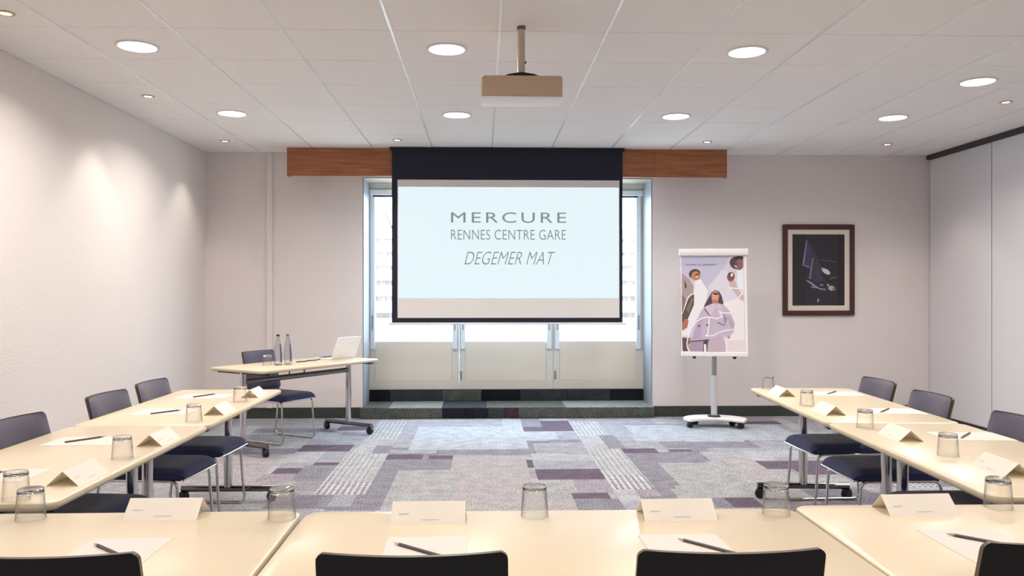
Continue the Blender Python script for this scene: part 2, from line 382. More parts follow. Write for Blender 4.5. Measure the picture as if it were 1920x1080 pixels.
# glazed doors in the niche
MB().box(NX0, NX1, NY - .02, NY + .08, 2.545, NZ).build('trim_5', 'frame_grey', kind='structure')
for n, (x0, x1) in enumerate(((NX0 + .002, -.2765), (-.2735, .8085), (.8115, NX1 - .002)), 1):
    z0, z1 = .248, 2.545; gx, gX, gz, gZ = x0 + .07, x1 - .075, .80, 2.49
    if n == 3: gX = x1 - .09
    f = MB(); f.box(x0, gx, NY, NY + .05, z0, z1); f.box(gX, x1, NY, NY + .05, z0, z1); f.box(gx, gX, NY, NY + .05, gZ, z1); f.box(gx, gX, NY, NY + .05, z0, z0 + .10)
    d = f.build('door_%d' % n, 'frame_grey', kind='structure')
    MB().box(gx, gX, NY + .008, NY + .045, z0 + .10, gz).build('lower_panel', 'panel_cream', d, bevel=.004)
    MB().box(gx, gX, NY + .022, NY + .028, gz, gZ).build('glass_pane', 'pane_glass', d)
    cs = MB().box(x0 + .01, x1 - .01, NY - .055, NY - .002, 2.475, 2.54).build('blind_cassette', 'guide_white', d, bevel=.01)
    MB().box(gx - .02, gX + .02, NY - .03, NY - .012, 2.455, 2.475).build('blind_rail', 'track', cs)
    for s, xx in ((0, gx - .055), (1, gX)):
        g = MB().box(xx, xx + .055, NY - .03, NY - .002, .71, 2.475).build('blind_guide', 'guide_white', d, bevel=.006)
        MB().box(xx + .02, xx + .035, NY - .036, NY - .03, .93, 1.10).build('guide_clip', 'alu_grey', g)
    if n > 1:
        hd = MB().box(x0 + .012, x0 + .03, NY - .012, NY, .36, .46).build('floor_bolt', 'alu_grey', d, bevel=.003)

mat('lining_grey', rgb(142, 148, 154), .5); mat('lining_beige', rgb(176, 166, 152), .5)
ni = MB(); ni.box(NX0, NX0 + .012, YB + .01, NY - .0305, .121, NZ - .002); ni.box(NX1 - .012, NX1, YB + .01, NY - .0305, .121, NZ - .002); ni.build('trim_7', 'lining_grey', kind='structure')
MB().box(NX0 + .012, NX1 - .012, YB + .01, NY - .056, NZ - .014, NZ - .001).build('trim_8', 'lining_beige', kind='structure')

# timber pelmet above the niche
VX = [-2.05, -1.30, -.955, 1.475, 1.83, 2.59]
pel = thing('timber_pelmet', 'reddish brown timber pelmet running along the ceiling above the glazed doors', 'pelmet', (.27, 8.6, 2.585))
for i in range(5):
    a, b = VX[i] + .0015, VX[i + 1] - .0015
    MB().box(a - .27, b - .27, -.05, -.032, 0, H - .003 - 2.585).build('pelmet_board', 'oak', pel)
for xx in (VX[0], VX[-1] - .018):
    MB().box(xx - .27, xx + .018 - .27, -.032, .05, 0, H - .003 - 2.585).build('end_board', 'oak', pel)

# ------------------------------------------------------------------ projection screen
scr = thing('projection_screen', 'pull-down projection screen with black border showing a pale lettered slide', 'screen', (.255, 8.50, 1.03))
def sx(x): return x - .255
def sz(z): return z - 1.03
MB().box(sx(-.95), sx(1.465), -.004, .004, sz(2.54), sz(H - .004)).build('black_drop', 'screen_black', scr)
b_ = MB(); b_.box(sx(-.95), sx(-.892), -.004, .004, sz(1.05), sz(2.54)); b_.box(sx(1.432), sx(1.465), -.004, .004, sz(1.05), sz(2.54)); b_.box(sx(-.892), sx(1.432), -.004, .004, sz(1.05), sz(1.098))
b_.build('black_border', 'screen_black', scr)
MB().box(sx(-.892), sx(1.432), -.003, .003, sz(1.098), sz(2.54)).build('screen_fabric', 'screen_white', scr)
MB().tube([(sx(-.985), 0, sz(1.038)), (sx(1.50), 0, sz(1.038))], .012, 8).build('bottom_bar', 'guide_white', scr, smooth=True)
MB().box(sx(-.97), sx(1.485), -.02, .042, sz(H - .03), sz(H - .004)).build('roller_case', 'screen_black', scr)
sl = MB().box(sx(-.885), sx(1.425), -.0042, -.003, sz(1.302), sz(2.465)).build('projected_slide', 'slide', scr)
def lettering(text, x0, x1, z0, z1, mname, shear=0, space=1.0, bold=0):
    cu = bpy.data.curves.new('t', 'FONT'); cu.body = text; cu.shear = shear; cu.space_character = space; cu.offset = bold; cu.resolution_u = 4
    to = bpy.data.objects.new('t', cu); C.objects.link(to)
    dg = bpy.context.evaluated_depsgraph_get(); me = bpy.data.meshes.new_from_object(to.evaluated_get(dg))
    bpy.data.objects.remove(to); bpy.data.curves.remove(cu)
    xs = [v.co.x for v in me.vertices]; ys = [v.co.y for v in me.vertices]
    ax, bx_, ay, by = min(xs), max(xs), min(ys), max(ys)
    for v in me.vertices:
        v.co = (sx(x0 + (v.co.x - ax) / (bx_ - ax) * (x1 - x0)), -.0050, sz(z0 + (v.co.y - ay) / (by - ay) * (z1 - z0)))
    me.materials.clear(); me.materials.append(MATS[mname]); me.name = 'slide_lettering'
    return obj('slide_lettering', me, sl)
lettering('MERCURE', -.335, .872, 2.092, 2.202, 'slide_text', space=1.25, bold=0)
lettering('RENNES CENTRE GARE', -.335, .868, 1.915, 2.02, 'slide_text', space=1.03, bold=-.006)
lettering('DEGEMER MAT', -.195, .755, 1.655, 1.79, 'slide_text_thin', shear=.38, space=1.0, bold=-.014)

# ------------------------------------------------------------------ lamps
def downlight(x, y, label, power):
    t = thing('downlight', label, 'ceiling light', (x, y, H), 0, 'large round downlights')
    MB().lathe([(.108, 0), (.128, 0), (.130, -.004), (.126, -.008), (.112, -.008), (.108, -.003)], 36, close=True).build('trim_ring', 'white_trim', t, smooth=True)
    MB().lathe([(.0001, -.004), (.06, -.004), (.11, -.002)], 36).build('lamp_lens', 'lamp_lens', t, smooth=True)
    l = bpy.data.lights.new('lamp_light', 'AREA'); l.shape = 'DISK'; l.size = .2; l.energy = power; l.color = LAMP_COL; l.spread = R(150)
    o = bpy.data.objects.new('lamp_light', l); C.objects.link(o); o.parent = t; o.location = (0, 0, -.012)
    return t
def spotlight(x, y, label, power, tilt=0, ang=78):
    t = thing('ceiling_spotlight', label, 'spotlight', (x, y, H), 0, 'small ceiling spotlights')
    MB().lathe([(.030, 0), (.047, 0), (.046, -.005), (.034, -.008), (.030, -.004)], 24, close=True).build('trim_ring', 'spot_ring', t, smooth=True)
    MB().lathe([(.0001, -.004), (.031, -.003)], 24).build('lamp_lens', 'spot_lens', t)
    l = bpy.data.lights.new('lamp_light', 'SPOT'); l.energy = power; l.color = SPOT_COL; l.spot_size = R(ang); l.spot_blend = .7; l.shadow_soft_size = .03
    o = bpy.data.objects.new('lamp_light', l); C.objects.link(o); o.parent = t; o.location = (0, 0, -.04); o.rotation_euler = (0, R(tilt), 0)
ROWN = {6.93: 'nearest the projection screen', 5.05: 'level with the projector', 3.17: 'over the side tables', 1.29: 'over the front tables', -.6: 'behind the front tables'}
COLN = {-2.12: 'along the textured wall', -.225: 'before the slide', 1.655: 'between projector and flip chart', 3.545: 'along the folding partition'}
for y in ROWN:
    for x in COLN:
        yy = y if x < 3 or y > 6 else y + .67
        downlight(x, yy, 'large white round downlight %s, %s' % (COLN[x], ROWN[y]), LAMP_W * (.58 if y < 3.5 else 1))
for x, y, lb, tl in ((-2.58, 4.47, 'small brass-ringed spotlight by the textured wall over the chairs', 12), (-2.58, 6.34, 'small spotlight by the textured wall, level with the presenter desk', 12),
                 (-2.58, 8.20, 'small spotlight in the ceiling corner of textured wall and back wall', 12), (-.85, 8.09, 'small spotlight before the pelmet, desk side of the screen', 0),
                 (2.25, 8.10, 'small spotlight before the pelmet above the flip chart', 0), (4.13, 8.18, 'small spotlight in the ceiling corner near the framed picture', -14),
                 (4.15, 6.33, 'small spotlight by the folding partition, second from the back wall', -14), (-2.58, 2.6, 'small spotlight by the textured wall above the front tables', 12),
                 (4.15, 4.46, 'small spotlight by the folding partition above the side tables', -14)):
    spotlight(x, y, lb, SPOT_W, tl)

# ------------------------------------------------------------------ projector
pj = thing('projector', 'white ceiling projector hanging from a pole, its shade painted beige', 'projector', (.217, 4.615, 2.45))
def rbox(hx, hy, z0, z1, r): return MB().prism(rrect(hx, hy, r, 5), z0, z1)
rbox(.2275, .115, .006, .125, .02).build('housing', 'projector_shaded', pj, smooth=True, bevel=.012, seg=3)
rbox(.2265, .114, 0, .008, .02).build('underside', 'projector_lit', pj, smooth=True, bevel=.004)
ln = MB().lathe([(.0001, 0), (.03, 0), (.035, .012), (.035, .04)], 24); le = ln.build('lens', 'lens_glass', pj, smooth=True, loc=(.1, .145, .075)); le.rotation_euler = (R(90), 0, 0)
mp_ = MB(); q = [(-.13, .125), (-.07, .146), (0, .157), (.07, .146), (.13, .125)]
mp_.ring_loft([[(x, -.06, z) for x, z in q], [(x, .06, z) for x, z in q]]); mp_.build('mount_plate', 'black_plastic', pj)
for xx in (-.165, .165):
    MB().tube([(xx, -.05, .126), (xx * .97, -.05, .137), (xx * .68, -.04, .13)], .004, 6).build('mount_arm', 'black_plastic', pj, smooth=True)
MB().tube([(0, 0, .14), (0, 0, H - 2.45 - .001)], .0215, 20).build('pole', 'pole_beige', pj, smooth=True)
MB().lathe([(.0215, H - 2.45 - .02), (.024, H - 2.45 - .02), (.025, H - 2.45 - .001), (.0215, H - 2.45 - .001)], 20, close=True).build('pole_collar', 'dark_chrome', pj, smooth=True)
MB().box(.02, .028, -.006, .006, .22, .232).build('pole_screw', 'black_plastic', pj)

# ------------------------------------------------------------------ tables
def caster_mesh():
    m_ = MB()
    m_.lathe([(.0001, -.022), (.026, -.022), (.032, -.016), (.032, -.004), (.026, 0), (.026, .004), (.032, .006), (.032, .016), (.026, .022), (.0001, .022)], 18)
    m_.v = [(z, x, y + .032) for x, y, z in m_.v]
    m_.tube([(0, 0, .04), (0, .008, .075), (0, .012, .082)], .010, 8)
    m_.box(-.024, .024, -.018, .022, .055, .064)
    return m_.mesh('caster', 'black_plastic', True)
CAST = caster_mesh()
def make_table(L=1.458, W=.67, dark=False):
    t = thing('folding_table', '', 'table')
    hx, hy = W / 2, L / 2; rings = []
    for inset, z in ((.012, T - .028), (.002, T - .020), (0, T - .010), (.003, T - .003), (.009, T)):
        rings.append([(x, y, z) for x, y in rrect(hx - inset, hy - inset, .05 - inset, 7)])
    mb = MB(); mb.ring_loft(rings); n = len(mb.f); mb.m = [1] * n; mb.m[n - 1] = 0
    for k in range(len(mb.f)):
        zs = [mb.v[i][2] for i in mb.f[k]]
        if min(zs) > T - .0035: mb.m[k] = 0
    mb.build('table_top', ['table_top', 'table_edge'], t, smooth=True)
    fy = hy - .09
    for s in (-1, 1):
        MB().tube([(0, s * fy, .095), (0, s * fy, T - .028)], .027, 20).build('column', 'chrome', t, smooth=True)
        fb = MB(); fb.tube([(-.30, s * fy, .082), (.30, s * fy, .082)], .021, 14); fb = fb.build('foot_bar', 'dark_chrome', t, smooth=True)
        for q in (-1, 1):
            obj('caster', CAST, fb, (q * .285, s * fy - .004, 0), (0, 0, R(90 + 20 * q * s)))
        MB().box(-.30, .30, s * fy - .025, s * fy + .025, T - .046, T - .028).build('top_bracket', 'black_plastic', t, bevel=.003)
    MB().tube([(0, -fy, T - .115), (0, fy, T - .115)], .024, 14).build('cross_beam', 'dark_chrome', t, smooth=True)
    for yy in (-.13, .05):
        MB().tube([(.01, yy, T - .10), (.01, yy, T - .028)], .006, 6).build('stay_rod', 'black_plastic', t)
    return t
tb = make_table()
SK = R(-3.6)                                                # the row by the partition stands a little askew
rd = (math.sin(-SK), math.cos(SK))
def rpos(a, b):                                             # along (from far end towards camera), across (from inner edge)
    return (1.80 - rd[0] * a + rd[1] * b, 5.455 - rd[1] * a - rd[0] * b)
tables = [((-1.672, 4.74), 0, 'cream folding table by the textured wall, end nearest the presenter desk'),
          ((-1.664, 3.275), R(.4), 'cream folding table by the textured wall, joined to the front row'),
          (rpos(.729, .335), SK, 'cream folding table by the folding partition, end nearest the flip chart'),
          (rpos(2.19, .335), SK, 'cream folding table by the folding partition, joined to the front row'),
          ((.205, 2.093), R(90), 'middle cream folding table of the front row facing the slide'),
          ((-1.262, 2.105), R(90.5), 'front-row cream folding table at the textured wall end'),
          ((1.668, 2.12), R(89.5), 'front-row cream folding table at the folding partition end'),
          ((-1.68, 7.49), R(-34), 'cream presenter desk on castors standing askew, with laptop and bottles')]
for i, (p_, rz, lb) in enumerate(tables):
    o = tb if i == 0 else copy_tree(tb)
    o.location = (p_[0], p_[1], 0); o.rotation_euler = (0, 0, rz); tag(o, lb, 'table', 'folding tables')

# ------------------------------------------------------------------ chairs
def sheet(mb, fn, nu, nv):                                   # solid between two parametric surfaces
    b = len(mb.v)
    for side in (0, 1):
        for i in range(nu + 1):
            for j in range(nv + 1): mb.v.append(fn(i / nu, j / nv)[side])
    N = (nu + 1) * (nv + 1); ix = lambda s, i, j: b + s * N + i * (nv + 1) + j
    for i in range(nu):
        for j in range(nv):
            mb.face([ix(0, i, j), ix(0, i + 1, j), ix(0, i + 1, j + 1), ix(0, i, j + 1)])
            mb.face([ix(1, i, j), ix(1, i, j + 1), ix(1, i + 1, j + 1), ix(1, i + 1, j)])
    for i in range(nu):
        mb.face([ix(0, i, 0), ix(1, i, 0), ix(1, i + 1, 0), ix(0, i + 1, 0)]); mb.face([ix(0, i, nv), ix(0, i + 1, nv), ix(1, i + 1, nv), ix(1, i, nv)])
    for j in range(nv):
        mb.face([ix(0, 0, j), ix(0, 0, j + 1), ix(1, 0, j + 1), ix(1, 0, j)]); mb.face([ix(0, nu, j), ix(1, nu, j), ix(1, nu, j + 1), ix(0, nu, j + 1)])
    return mb
def make_chair():
    t = thing('stacking_chair', '', 'chair')
    def back_line(v): return (-.205 - .090 * v ** 1.12, .455 + .370 * v)
    def half(v): return .206 - .006 * v - (.014 * max(0, (v - .95) / .05) ** 3) - (.03 * max(0, (.08 - v) / .08) ** 2)
    def bow(u): return .028 * (2 * u - 1) ** 2
    def puff(u, v): return max(0, 1 - abs(2 * u - 1) ** 5) * max(0, 1 - abs(2 * v - 1) ** 7)
    def pad(u, v):
        v = 1 - (1 - v) ** 1.8
        y, z = back_line(v); hx = half(v) * .985; x = (2 * u - 1) * hx; y += bow(u)
        return (x, y + .006 + .020 * puff(u, v), z), (x, y, z)
    def shell(u, v):
        v = 1 - (1 - v) ** 1.8
        y, z = back_line(v); hx = half(v); x = (2 * u - 1) * hx; y += bow(u)
        return (x, y - .0005, z + .004 * v), (x, y - .013, z + .004 * v)
    sheet(MB(), pad, 16, 20).build('backrest', 'back_navy_sheen', t, smooth=True)
    sm = sheet(MB(), shell, 16, 20); so = sm.build('back_shell', ['shell_black', 'shell_edge'], t, smooth=True)
    for p_ in so.data.polygons:
        if abs(p_.normal.y) < .5: p_.material_index = 1
    def seat(u, v):                                          # v: 0 rear, 1 front
        v = 1 - (1 - v) ** 1.5; y = -.215 + .475 * v; q = abs(2 * u - 1); ed = math.sqrt(max(0, 1 - q ** 7)); fr = max(0, (v - .80) / .20); re = max(0, (.12 - v) / .12)
        w_ = .207 - .012 * max(0, (v - .93) / .07) ** 2 - .010 * re
        top = .455 - .024 * (1 - ed) - .034 * (1 - math.sqrt(max(0, 1 - fr ** 2.4))) + .010 * re; bot = .396
        return ((2 * u - 1) * w_, y, top), ((2 * u - 1) * w_ * .985, y - .006 * v, bot)
    sheet(MB(), seat, 18, 22).build('seat', 'seat_navy', t, smooth=True)
    MB().box(-.19, .19, -.20, .235, .386, .3955).build('seat_pan', 'shell_black', t, bevel=.003)
    MB().tube([(-.205, .256, .394), (0, .26, .394), (.205, .256, .394)], .006, 8).build('front_rail', 'chrome', t, smooth=True)
    for s in (-1, 1):
        pts = []
        def add(l): pts.extend([(s * (.196 + .010 * max(0, (.40 - z) / .40)), y, z) for _, y, z in l])
        add(arc((.180, .348), .04, R(90), R(5), 5)); add([(0, .229, .2)])
        add(arc((.200, .052), .042, R(3), R(-90), 5)); add([(0, 0, .010)])
        add(arc((-.205, .052), .042, R(-90), R(-183), 5)); add([(0, -.225, .2)])
        add(arc((-.165, .348), .04, R(175), R(90), 5))
        MB().tube(pts, .0085, 10, True).build('sled_leg', 'chrome', t, smooth=True)
    # back upright strap joining the shell and the seat
    MB().box(-.13, .13, -.212, -.196, .404, .50).build('back_bracket', 'shell_black', t, bevel=.004)
    return t
ch = make_chair()
def rch(y, off=0):                                            # chair on the partition side at depth y
    b = (5.455 - y) / rd[1]; p_ = rpos(b, .67 - .215); return (p_[0] + off, y)
chairs = [((-1.80, 3.625), R(-96), 'navy seat chair by the textured wall, nearest the front tables'),
          ((-1.80, 4.51), R(-95), 'middle navy seat chair on the textured wall side'),
          ((-1.80, 5.12), R(-94), 'navy seat chair on the textured wall side, nearest the presenter desk'),
          (rch(5.075, .012), R(92), 'navy seat chair on the folding partition side, nearest the flip chart'),
          (rch(4.37), R(90), 'middle navy seat chair on the folding partition side'),
          (rch(3.56), R(90), 'navy seat chair on the folding partition side, nearest the front tables'),
          ((-.922, 1.986), R(1), 'front-row chair with black back at the textured wall end table'),
          ((-.148, 1.973), 0, 'front-row chair with black back at the middle table, desk side of it'),
          ((.525, 1.973), R(0), 'front-row chair with black back at the middle table, flip chart side of it'),
          ((1.288, 2.0), R(-1), 'front-row chair with black back at the partition end table'),
          ((-1.885, 7.58), R(-120), 'navy chair standing behind the presenter desk')]
for i, (p_, rz, lb) in enumerate(chairs):
    o = ch if i == 0 else copy_tree(ch)
    o.location = (p_[0], p_[1], 0); o.rotation_euler = (0, 0, rz); tag(o, lb, 'chair', 'navy chairs with chrome sled legs'); o.scale = (1, 1, 1.003 if 'front-row' in lb else .985)

# ------------------------------------------------------------------ things on the tables
def make_glass():
    t = thing('upturned_tumbler', '', 'glass')
    MB().lathe([(.0405, 0), (.0375, .045), (.0355, .074), (.0340, .076), (.0360, .045), (.0390, 0)], 32, close=True).build('glass_wall', 'tumbler_wall', t, smooth=True)
    MB().lathe([(.0001, .070), (.030, .072), (.0352, .0765), (.0350, .086), (.0325, .0885), (.020, .0875), (.014, .0855), (.0001, .0855)], 32).build('glass_base', 'solid_glass', t, smooth=True)
    return t
gl = make_glass()
WL, WR_, WF = 'textured wall side', 'folding partition side', 'front table row'
glasses = [(-1.41, 3.22, 'upturned clear tumbler, %s, between front end and middle' % WL), (-1.45, 4.12, 'upturned clear tumbler, %s, beside the middle chair' % WL),
           (-1.44, 4.86, 'upturned clear tumbler, %s, beside the last card before the desk' % WL), (-1.468, 2.60, 'upturned clear tumbler, %s, at the corner with the front row' % WL),
           (-1.30, 2.375, 'upturned clear tumbler, %s, at the textured wall corner' % WF), (-.58, 2.36, 'upturned clear tumbler, %s, beside the joint nearer the textured wall' % WF),
           (.15, 2.365, 'upturned clear tumbler, %s, middle of the centre table' % WF), (.86, 2.36, 'upturned clear tumbler, %s, beside the joint nearer the partition' % WF),
           (1.56, 2.415, 'upturned clear tumbler, %s, at the partition corner' % WF),
           (1.85, 3.18, 'upturned clear tumbler, %s, nearest the front row' % WR_), (1.83, 3.84, 'upturned clear tumbler, %s, second from the front row' % WR_),
           (1.85, 4.59, 'upturned clear tumbler, %s, second from the flip chart end' % WR_), (1.905, 5.375, 'upturned clear tumbler, %s, on the corner by the flip chart' % WR_),
           (-1.91, 7.25, 'upturned clear tumbler on the presenter desk')]
for i, (x, y, lb) in enumerate(glasses):
    o = gl if i == 0 else copy_tree(gl)
    o.location = (x, y, T); o.rotation_euler = (0, 0, i * 1.3); tag(o, lb, 'glass', 'upturned tumblers')

def card_mesh():                                              # tent card: ridge along x
    a, h, t_ = .055, .050, .0012; L = .105; r1, r2 = [], []
    prof = [(-a, 0), (0, h), (a, 0), (a - t_ * 1.6, 0), (0, h - t_ * 1.5), (-a + t_ * 1.6, 0)]
    mb = MB(); mb.v = [(-L, y, z) for y, z in prof] + [(L, y, z) for y, z in prof]
    n = 6
    for i in range(n):
        j = (i + 1) % n; mb.face([i, j, n + j, n + i])
    for o_ in (0, n): mb.face([o_ + 0, o_ + 1, o_ + 4, o_ + 5]); mb.face([o_ + 1, o_ + 2, o_ + 3, o_ + 4])
    return mb.mesh('card_fold', 'card')
CARD = card_mesh()
PRN = []
for s_ in (-1, 1):
    for x0, x1, f0, f1 in ((-.085, -.055, .42, .46), (-.02, .03, .165, .195)):
        mb = MB(); mb.v = [(x * -s_, s_ * (.055 * (1 - f) + .0006), .05 * f + .0004) for x, f in ((x0, f0), (x1, f0), (x1, f1), (x0, f1))]; mb.face([0, 1, 2, 3])
        PRN.append(mb.mesh('card_print', 'card_print'))
cards = [(-.925, 2.405, 0, 'white folded name card, %s, before the chair at the textured wall end' % WF), (-.155, 2.345, 0, 'white folded name card, %s, centre table, desk side' % WF),
         (.563, 2.352, R(2), 'white folded name card, %s, centre table, flip chart side' % WF), (1.287, 2.385, R(2), 'white folded name card, %s, partition end table' % WF),
         (-1.41, 2.875, R(89), 'white folded name card, %s, nearest the front row' % WL), (-1.405, 3.57, R(90), 'white folded name card, %s, second from the front row' % WL),
         (-1.418, 4.43, R(90), 'white folded name card, %s, second from the desk' % WL), (-1.43, 5.13, R(90), 'white folded name card, %s, nearest the desk' % WL),
         (1.885, 2.90, R(87), 'white folded name card, %s, nearest the front row' % WR_), (1.865, 3.58, R(87), 'white folded name card, %s, second from the front row' % WR_),
         (1.86, 4.325, R(88), 'white folded name card, %s, second from the flip chart' % WR_), (1.885, 5.08, R(88), 'white folded name card, %s, nearest the flip chart' % WR_)]
for x, y, rz, lb in cards:
    t = thing('name_card', lb, 'name card', (x, y, T), rz, 'folded name cards'); fo = obj('card_fold', CARD, t)
    for q in PRN: obj('card_print', q, fo)

cm = MATS['card'].node_tree; tr = cm.nodes.new('ShaderNodeBsdfTranslucent'); tr.inputs[0].default_value = rgb(252, 244, 228)
mxs = cm.nodes.new('ShaderNodeMixShader'); mxs.inputs[0].default_value = .25
cm.links.new(cm.nodes['Principled BSDF'].outputs[0], mxs.inputs[1]); cm.links.new(tr.outputs[0], mxs.inputs[2]); cm.links.new(mxs.outputs[0], cm.nodes['Material Output'].inputs[0])
PAPER = MB().box(-.105, .105, -.1485, .1485, 0, .0012).mesh('paper_sheet', 'paper')
papers = [(-.925, 2.03, R(0), 'blank sheet of paper, %s, textured wall end' % WF), (-.145, 2.02, R(0), 'blank sheet of paper, %s, centre table, desk side' % WF),
          (.525, 2.02, R(2), 'blank sheet of paper, %s, centre table, flip chart side' % WF), (1.29, 2.04, R(0), 'blank sheet of paper, %s, partition end' % WF),
          (-1.73, 2.94, R(90), 'blank sheet of paper, %s, at the front end' % WL), (-1.73, 3.60, R(90), 'blank sheet of paper, %s, before the chair nearest the front row' % WL),
          (-1.73, 4.46, R(90), 'blank sheet of paper, %s, before the middle chair' % WL), (-1.73, 5.12, R(90), 'blank sheet of paper, %s, nearest the desk' % WL),
          (2.25, 5.12, R(87), 'blank sheet of paper, %s, nearest the flip chart' % WR_), (2.23, 4.37, R(87), 'blank sheet of paper, %s, before the middle chair' % WR_),
          (2.20, 3.60, R(87), 'blank sheet of paper, %s, before the chair nearest the front row' % WR_)]
for x, y, rz, lb in papers: tag(obj('paper_sheet', PAPER, None, (x, y, T), (0, 0, rz)), lb, 'paper', 'blank sheets of paper')
PENB = MB().tube([(0, 0, 0), (.155, 0, 0)], .0042, 6).mesh('barrel', 'pen_grey')
PENT = MB().tube([(.155, 0, 0), (.172, 0, 0), (.176, 0, 0)], [.0042, .0014, .0006], 6).mesh('tip', 'pen_tip')
def pencil(x0, y0, x1, y1, lb):                               # tip at x1, y1
    a = math.atan2(y1 - y0, x1 - x0); L = .176
    t = thing('pencil', lb, 'pencil', (x1 - L * math.cos(a), y1 - L * math.sin(a), T + .0012 + .0042), a, 'grey pencils')
    obj('barrel', PENB, t); obj('tip', PENT, t)
pencil(-1.82, 2.86, -1.72, 2.99, 'grey pencil on paper, %s, at the front end' % WL)
pencil(-1.80, 3.55, -1.69, 3.69, 'grey pencil on paper, %s, nearest the front row chairs' % WL)
pencil(-1.75, 4.38, -1.65, 4.50, 'grey pencil on paper, %s, before the middle chair' % WL)
pencil(-1.78, 5.05, -1.69, 5.20, 'grey pencil on paper, %s, nearest the desk' % WL)
pencil(2.32, 5.24, 2.17, 5.07, 'grey pencil on paper, %s, nearest the flip chart' % WR_)
pencil(2.27, 4.46, 2.13, 4.30, 'grey pencil on paper, %s, before the middle chair' % WR_)
pencil(2.25, 3.68, 2.11, 3.53, 'grey pencil on paper, %s, before the chair nearest the front row' % WR_)
pencil(-.88, 2.015, -1.00, 2.12, 'grey pencil on paper, %s, textured wall end' % WF)
pencil(-.11, 2.00, -.23, 2.105, 'grey pencil on paper, %s, centre table, desk side' % WF)
pencil(.60, 2.02, .51, 2.12, 'grey pencil on paper, %s, centre table, flip chart side' % WF)
pencil(1.34, 2.04, 1.24, 2.14, 'grey pencil on paper, %s, partition end' % WF)

# presenter desk: bottles, laptop, cable, sheet
def bottle(x, y, cap, lb):
    t = thing('water_bottle', lb, 'bottle', (x, y, T), .4, 'tall glass water bottles')
    MB().lathe([(.0001, .004), (.030, .004), (.035, .012), (.0355, .10), (.030, .16), (.0185, .222), (.0145, .248), (.0155, .252), (.0145, .258), (.0125, .258), (.0125, .25), (.017, .222), (.028, .16), (.033, .10), (.033, .012), (.0001, .010)], 28).build('bottle_glass', 'bottle_glass', t, smooth=True)
    MB().lathe([(.0001, 0), (.031, 0), (.034, .004), (.030, .006), (.0001, .006)], 28).build('bottle_foot', 'tumbler_base', t, smooth=True)
    MB().lathe([(.0001, .272), (.014, .272), (.0155, .268), (.0155, .256), (.0001, .256)], 20).build('bottle_cap', cap, t, smooth=True)
    lb_ = MB(); n = 10                                       # violet strip up one flank: painted refraction of the dark chair behind
    b = 0
    for i in range(n + 1):
        a = R(-70 + 55 * i / n)
        lb_.v += [(.0362 * math.cos(a), .0362 * math.sin(a), .03), (.0362 * math.cos(a), .0362 * math.sin(a), .10), (.0255 * math.cos(a), .0255 * math.sin(a), .188)]
    for i in range(n):
        for k in (0, 1): lb_.face([3 * i + k, 3 * i + 3 + k, 3 * i + 4 + k, 3 * i + 1 + k])
    lb_.build('refraction_strip', 'refraction_violet', t, smooth=True)
bottle(-1.815, 7.25, 'laptop_keys', 'tall clear water bottle with grey cap beside the tumbler on the desk')
bottle(-1.745, 7.32, 'cap_gold', 'tall clear water bottle with gold cap on the desk')
lt = thing('laptop', 'open silver laptop with its lid back turned to the room on the desk', 'laptop', (-1.45, 8.00, T), R(56))
rbox(.165, .112, 0, .014, .012).build('laptop_base', 'laptop_silver', lt, smooth=True, bevel=.003)
kb = MB()
for i in range(12):
    for j in range(5): kb.box(-.138 + i * .023, -.119 + i * .023, -.002 + j * .02, .015 + j * .02, .0125, .0155)
kb.build('keyboard', 'laptop_keys', lt, kind='stuff')
ld = MB().prism(rrect(.165, .110, .012, 5), 0, .007).build('lid', 'laptop_silver', lt, smooth=True, bevel=.002)
# local y of the lid runs from hinge (-.11) to top edge (+.11); base hinge lies at y = -.112 (towards the room)
ang = R(112); ld.location = (0, -.112 + .110 * math.cos(ang) - 0, .012 + .110 * math.sin(ang)); ld.rotation_euler = (ang, 0, 0)
MB().box(-.150, .150, -.092, .098, -.0012, .0).build('display', 'laptop_screen', ld)
MB().tube([(-.15, -.06, .004), (-.20, -.075, .004), (-.26, -.055, .004), (-.32, -.07, .004), (-.40, -.05, .004), (-.50, -.06, .004)], .004, 6)
cb = MB().tube([(-1.56, 7.83, T + .0045), (-1.575, 7.80, T + .0045), (-1.58, 7.73, T + .0045), (-1.64, 7.67, T + .0045), (-1.66, 7.60, T + .0045), (-1.72, 7.54, T + .0045)], .0045, 6).build('laptop_cable', 'black_plastic', smooth=True)
tag(cb, 'black cable lying on the desk between the laptop and the bottles', 'cable')

# ------------------------------------------------------------------ flip chart
fc = thing('flip_chart', 'white mobile flip chart on castors holding a printed poster of three people', 'flip chart', (2.335, 8.10, 0), R(-9))
base = []
for i in range(25): a = R(0 + 180 * i / 24); base.append((.315 * math.cos(a), .02 + .235 * math.sin(a)))
for i in range(1, 12): a = R(180 - 180 * i / 12); base.append((-.315 + .63 * i / 12, .02 - .17 * (1 - math.sin(math.pi * i / 12)) * 1.0 + 0 * a))
base = [(x, y if y > .02 or abs(x) > .3 else y) for x, y in base]
MB().prism(base, .07, .10).build('foot_plate', 'flip_white', fc, smooth=True, bevel=.008, seg=3)
for x, y in ((-.25, .0), (.25, .0), (-.18, .19), (.19, .18)): obj('caster', CAST, fc, (x, y, 0), (0, 0, x * 4)).scale = (.95, .95, .85)
MB().lathe([(.0001, .118), (.03, .118), (.062, .112), (.066, .10), (.0001, .10)], 28, 0, .11).build('pole_collar', 'black_plastic', fc, smooth=True)
MB().tube([(0, .11, .11), (0, .11, .52)], .031, 20).build('lower_pole', 'pole_grey', fc, smooth=True)
MB().tube([(0, .11, .52), (0, .10, .72)], .025, 20).build('upper_pole', 'alu_grey', fc, smooth=True)
MB().box(.028, .042, .10, .12, .15, .165).build('height_knob', 'black_plastic', fc, bevel=.003)
